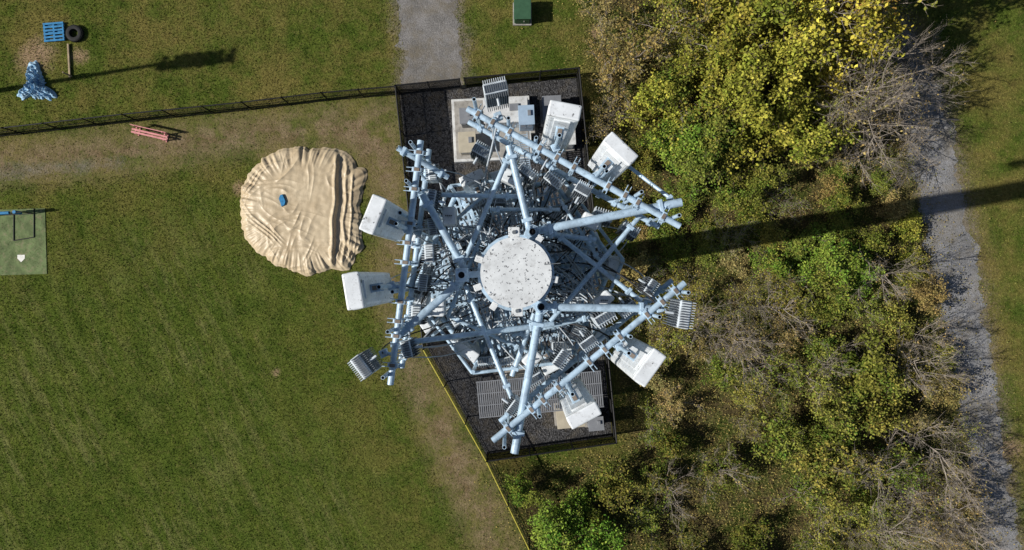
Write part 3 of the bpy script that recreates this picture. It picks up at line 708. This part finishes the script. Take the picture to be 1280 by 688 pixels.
for x in np.arange(-3.45, 3.46, .115): b.box(Rz@Vector((x, 0, 2.42)), (.06, 2.0, .03), 0, Rz)
for y in (-1.0, -.33, .33, 1.0): b.box(Rz@Vector((0, y, 2.44)), (7.0, .05, .07), 0, Rz)
b.obj('bridge_grate', [M['cabg']], e)
e = empty('ice_bridge', tuple(S2(655, 230, 2.4))+(0,)); b = MB(); Rz = rotz(.09)
for y in (-2.6, 0, 2.6):
    for x in (-.4, .4): b.tube(Rz@Vector((x, y, 0)), Rz@Vector((x, y, 2.4)), .045, n=8)
for y in np.arange(-2.8, 2.8, .12): b.box(Rz@Vector((0, y, 2.42)), (.9, .06, .03), 0, Rz)
for x in (-.42, .42): b.box(Rz@Vector((x, 0, 2.44)), (.05, 5.7, .07), 0, Rz)
b.obj('bridge_grate', [M['galvd']], e)

# ---------------------------------------------------------------- ground objects
p = S(653, 11, .9); e = empty('utility_box', (p.x, p.y, 0)); b = MB()
b.box((0, 0, .06), (1.1, 1.35, .12), 1, None, .02); b.box((0, 0, .55), (.95, 1.15, .86), 0, None, .04, .97); b.box((0, -.05, 1.0), (1.0, 1.2, .05), 0, None, .02)
b.box((0, -.6, .5), (.8, .03, .7), 0); b.box((.1, -.63, .55), (.05, .04, .14), 1); b.obj('box_body', [M['green'], M['conc']], e)
def tarp():
    out = [(345, 188), (372, 184), (400, 187), (420, 184), (440, 194), (447, 207), (458, 214), (456, 236), (449, 258), (452, 285), (455, 309), (446, 322), (437, 336), (418, 338), (402, 341), (384, 345), (358, 336), (332, 325), (315, 308), (303, 288), (301, 262), (303, 238), (312, 218), (322, 205)]
    c = S(379, 265); pl = []
    for x, y in out: v = S(x, y)-c; pl.append((math.atan2(v.y, v.x) % 6.2832, v.length))
    pl.sort(); an = np.array([q[0] for q in pl]); ra = np.array([q[1] for q in pl])
    an = np.concatenate([[an[-1]-6.2832], an, [an[0]+6.2832]]); ra = np.concatenate([[ra[-1]], ra, [ra[0]]])
    na, nr = 420, 160; F = []; fr_ = np.random.default_rng(12)
    XY = []
    for j in range(nr+1):
        for i in range(na):
            a = i/na*6.2832; R0 = np.interp(a, an, ra)*(1+.04*mn.noise(Vector((math.cos(a)*6, math.sin(a)*6, 1)))+.03*mn.noise(Vector((math.cos(a)*15, math.sin(a)*15, 1)))); t = (j/nr)**.75
            XY.append((R0*t*math.cos(a), R0*t*math.sin(a), t))
    A = np.array(XY); x, y, t = A[:, 0], A[:, 1], A[:, 2]
    def nz(fx, fy, s): return np.array([mn.noise(Vector((q[0]*fx, q[1]*fy, s))) for q in XY])
    wx = nz(.8, .8, 2); wy = nz(.8, .8, 9)
    def sm(u): u = np.clip(u, 0, 1); return u*u*(3-2*u)
    edge = 2.0+.04*y+.12*wx
    z = .46*(1-t**5)+.03
    z = z*(1-.38*sm((x-edge)/.14))
    z += np.where(x > edge-.3, .10*np.exp(-((x-edge+.07)/.10)**2)+.09*np.exp(-((x-edge-.55-.15*wy)/.09)**2)+.07*np.exp(-((x-edge-.92+.2*wx)/.07)**2), 0)*sm((1-t)*6)
    # fabric creases: triangular-profile pleats running in a few directions, fading in and out
    def pleat(ang, fr, wob, h, seed, mask):
        ca, sa = math.cos(ang), math.sin(ang); u = x*ca+y*sa; v = -x*sa+y*ca
        ww = np.array([mn.noise(Vector((uu*.35, vv*.9, seed))) for uu, vv in zip(u, v)]); m2 = np.array([mn.noise(Vector((uu*.45, vv*.8, seed+5))) for uu, vv in zip(u, v)])
        ph = v*fr+ww*wob; tri = np.abs(ph-np.floor(ph)-.5)*2
        return h*tri**2.2*np.clip(m2*2.4+.35, 0, 1)*mask
    west = np.clip((edge-x)/.4, 0, 1)
    z += pleat(.12, 1.05, 3.0, .060, 3, west*(.35+.65*t))
    z += pleat(1.45, .85, 2.6, .045, 13, west)
    z += pleat(-.75, 1.3, 3.2, .075, 23, np.clip((-x-y-.6)/2.0, 0, 1))
    z += pleat(.8, 1.3, 3.0, .06, 33, np.clip((y-x-.6)/2.2, 0, 1))
    z += pleat(1.3, 1.6, 3.0, .07, 43, np.clip((-y-1.2)/1.2, 0, 1))
    # radial tucks of uneven size at the hem
    th = np.arctan2(y, x); hm = np.array([mn.noise(Vector((math.cos(q)*9, math.sin(q)*9, 3+tt*.7))) for q, tt in zip(th, t)]); hm2 = np.array([mn.noise(Vector((math.cos(q)*22, math.sin(q)*22, 3+tt*.9))) for q, tt in zip(th, t)])
    z += (.20*np.abs(hm)+.12*np.abs(hm2))*sm((t-.62)/.3)
    z += .02*nz(3, 3, 6)
    z *= np.where(t > .95, np.clip((1-t)/.05, 0, 1)*.6+.4, 1)
    z = np.where(t >= .9999, .006, np.maximum(z, .02))
    V = np.stack([x, y, z], 1)
    for j in range(nr):
        for i in range(na): F.append((j*na+i, (j+1)*na+i, (j+1)*na+(i+1) % na, j*na+(i+1) % na))
    e = empty('mound_tarp', (c.x, c.y, 0))
    link(bpy.data.objects.new('tarp_sheet', fast_mesh('tarp_sheet', V, F, [M['tarp']], smooth=True)), e)
    b = MB(); q = S(353, 252, .5)-c
    pr = [(-.10, .36), (.03, .40), (.12, .2), (.2, .0), (.14, -.22), (-.02, -.3), (-.1, -.05), (-.18, .15)]
    b.add([(q.x+u, q.y+v_, .61) for u, v_ in pr]+[(q.x+u*1.1, q.y+v_*1.1, .44) for u, v_ in pr], [tuple(range(7, -1, -1))]+[(k, (k+1) % 8, 8+(k+1) % 8, 8+k) for k in range(8)])
    b.obj('blue_strap_patch', [M['blue']], e)
tarp()
p = S(187, 167, .45); e = empty('park_bench', (p.x, p.y, 0)); Rz = rotz(R_(-13)); b = MB()
for y in (-.13, .03): b.box(Rz@Vector((0, y, .45)), (2.15, .11, .045), 0, Rz, .012)
for z in (.62, .74): b.box(Rz@Vector((0, .24, z)), (2.15, .04, .10), 0, Rz, .012)
for x in (-.85, .85):
    b.box(Rz@Vector((x, 0, .40)), (.06, .45, .05), 1, Rz); b.box(Rz@Vector((x, -.16, .2)), (.06, .06, .4), 1, Rz); b.box(Rz@Vector((x, .21, .39)), (.06, .05, .78), 1, Rz)
    b.box(Rz@Vector((x, .0, .03)), (.07, .5, .05), 1, Rz)
b.obj('bench_planks', [M['red'], M['red']], e)
p = S(67, 40, .15); e = empty('wooden_pallet', (p.x, p.y, 0)); Rz = rotz(.08); b = MB()
for k in range(6): b.box(Rz@Vector((0, -.5+k*.2, .155)), (1.2, .11, .022), 0, Rz); 
for k in (-.55, 0, .55): b.box(Rz@Vector((k, 0, .095)), (.09, 1.1, .09), 0, Rz)
for k in (-.48, 0, .48): b.box(Rz@Vector((0, k, .035)), (1.2, .1, .022), 0, Rz)
b.obj('pallet_boards', [M['blue']], e)
p = S(93, 42, .15); e = empty('tyre', (p.x, p.y, 0)); b = MB(); n = 40; prof = [(.24, .02), (.27, .0), (.42, .0), (.475, .03), (.49, .08), (.49, .16), (.475, .21), (.42, .24), (.27, .24), (.24, .22), (.28, .2), (.42, .19), (.43, .05), (.28, .04)]
vs = [(r*math.cos(6.2832*i/n), r*math.sin(6.2832*i/n), z) for i in range(n) for r, z in prof]; m_ = len(prof)
b.add(vs, [(i*m_+j, i*m_+(j+1) % m_, ((i+1) % n)*m_+(j+1) % m_, ((i+1) % n)*m_+j) for i in range(n) for j in range(m_)], 0, True)
for i in range(n): a = i*6.2832/n; b.box((.495*math.cos(a), .495*math.sin(a), .12), (.02, .035, .2), 0, rotz(a))
b.obj('tyre_carcass', [M['rubber']], e)
p = S(86, 76, .1); e = empty('wooden_post', (p.x, p.y, 0)); b = MB(); b.box((0, 0, .08), (.10, 2.0, .10), 0, rotz(.05), .01); b.box((.1, -.9, .4), (.08, .08, .8), 0, None, .01); b.obj('timber', [M['wood']], e)
def crumple(name, px, py, rad, mat, h, seed):
    c = S(px, py); na, nr = 160, 50; V = []; F = []
    ol = [(0, .5), (.5, .5), (1.1, .6), (1.6, 1.35), (1.95, 1.2), (2.4, .55), (3.1, .6), (3.6, 1.2), (3.9, 1.05), (4.3, .6), (4.8, .65), (5.3, .9), (5.75, 1.35), (6.0, 1.0), (6.2832, .5)]
    for j in range(nr+1):
        for i in range(na):
            a = i/na*6.2832; t = j/nr; r = rad*t*(np.interp(a, [q[0] for q in ol], [q[1] for q in ol])+.28*mn.noise(Vector((math.cos(a)*5, math.sin(a)*5, seed))))
            x, y = r*math.cos(a), r*math.sin(a); w = mn.noise(Vector((x*2, y*2, seed)))
            z = h*(1-t**2)*.4+.28*max(0, 1-2.4*abs(mn.noise(Vector((x*2.6+w, y*2.6-w, seed)))))**2*(1-t**5)+.16*max(0, 1-2.4*abs(mn.noise(Vector((x*6-w, y*6, seed+3)))))**2*(1-t**8)+.012
            V.append((x, y, z))
    for j in range(nr):
        for i in range(na): F.append((j*na+i, (j+1)*na+i, (j+1)*na+(i+1) % na, j*na+(i+1) % na))
    o = link(bpy.data.objects.new(name, fast_mesh(name, V, F, [M[mat]], smooth=True))); o.location = (c.x, c.y, 0); return o
crumple('blue_tarp', 46, 107, 1.08, 'btarp', .3, 3.3)
p = S(20, 303); e = empty('batting_mat', (p.x, p.y, 0)); b = MB(); b.box((-.3, 0, .02), (4.2, 3.9, .034), 0, rotz(.03), .0)
q = S(27, 323)-p; b.add([(q.x-.22, q.y+.2, .045), (q.x+.22, q.y+.2, .045), (q.x+.22, q.y-.02, .045), (q.x, q.y-.24, .045), (q.x-.22, q.y-.02, .045)], [(0, 4, 3, 2, 1)], 1)
b.obj('mat_turf', [M['turf'], M['plate']], e)
p = S(12, 268, .8); e = empty('batting_screen', (p.x, p.y, 0)); b = MB()
pt = lambda x, y, z: Vector((x, y, z))
for a_, c_ in ((pt(-1.1, .0, .05), pt(-1.1, .0, 1.1)), (pt(.9, .1, .05), pt(.9, .1, 1.1)), (pt(-1.1, 0, 1.1), pt(.9, .1, 1.1)), (pt(-1.1, 0, .08), pt(.9, .1, .08)), (pt(-.3, .2, .06), pt(-.3, -1.5, .06)), (pt(.9, .4, .06), pt(.9, -1.3, .06)), (pt(-.3, -1.5, .06), pt(.9, -1.3, .06))): b.tube(a_, c_, .028, n=8)
b.tube(pt(-.9, .0, 1.1), pt(.2, .06, 1.1), .09, n=12, mi=1); b.tube(pt(.5, .1, .6), pt(.5, .1, 1.15), .1, n=12, mi=1)
b.obj('screen_frame', [M['black'], M['blue']], e)
SUN_AZ = math.atan2(105, 635); EL = R_(37)
tip = S(250, 72); Hh = 15.0; L = Hh/math.tan(EL); base = Vector((tip.x-L*math.cos(SUN_AZ), tip.y-L*math.sin(SUN_AZ), 0))
e = empty('field_floodlight', base); b = MB(); b.tube((0, 0, 0), (0, 0, Hh+.4), .18, .09, 14)
for z in (Hh-.6, Hh+.3):
    b.box((0, 0, z), (3.2, .1, .1), 0, rotz(.1))
    for k in range(5):
        x = (k-2)*.72; b.tube(rotz(.1)@Vector((x, .05, z+.1)), rotz(.1)@Vector((x, -.45, z-.15)), .12, .27, 12); b.box(rotz(.1)@Vector((x, .2, z+.15)), (.2, .25, .22), 0, rotz(.1), .03)
b.obj('light_pole', [M['galvd']], e)

# ---------------------------------------------------------------- light, world, camera
w = bpy.data.worlds.new('World'); sc.world = w; w.use_nodes = True; nt = w.node_tree
bg = nt.nodes['Background']; sky = nt.nodes.new('ShaderNodeTexSky'); sky.sky_type = 'NISHITA'; sky.sun_disc = False
sky.sun_elevation = EL; sky.sun_rotation = R_(90)-SUN_AZ+math.pi
nt.links.new(sky.outputs[0], bg.inputs[0]); bg.inputs[1].default_value = .056
sl = bpy.data.lights.new('sun', 'SUN'); sl.energy = 5.0; sl.angle = R_(.5); sl.color = (1, .955, .875)
so = bpy.data.objects.new('sun', sl); link(so)
d = Vector((math.cos(SUN_AZ)*math.cos(EL), math.sin(SUN_AZ)*math.cos(EL), -math.sin(EL))); so.rotation_euler = d.to_track_quat('-Z', 'Y').to_euler(); so.location = (-30, -5, 40)
cam = bpy.data.cameras.new('camera'); cam.lens = 24; cam.sensor_width = 36; cam.clip_end = 5000; cam.clip_start = .1
co = bpy.data.objects.new('camera', cam); link(co); co.location = (0, 0, HC); co.rotation_euler = (0, 0, 0); sc.camera = co
sc.view_settings.view_transform = 'Standard'; sc.view_settings.look = 'None'; sc.view_settings.exposure = 0
print('trees', len(pts))
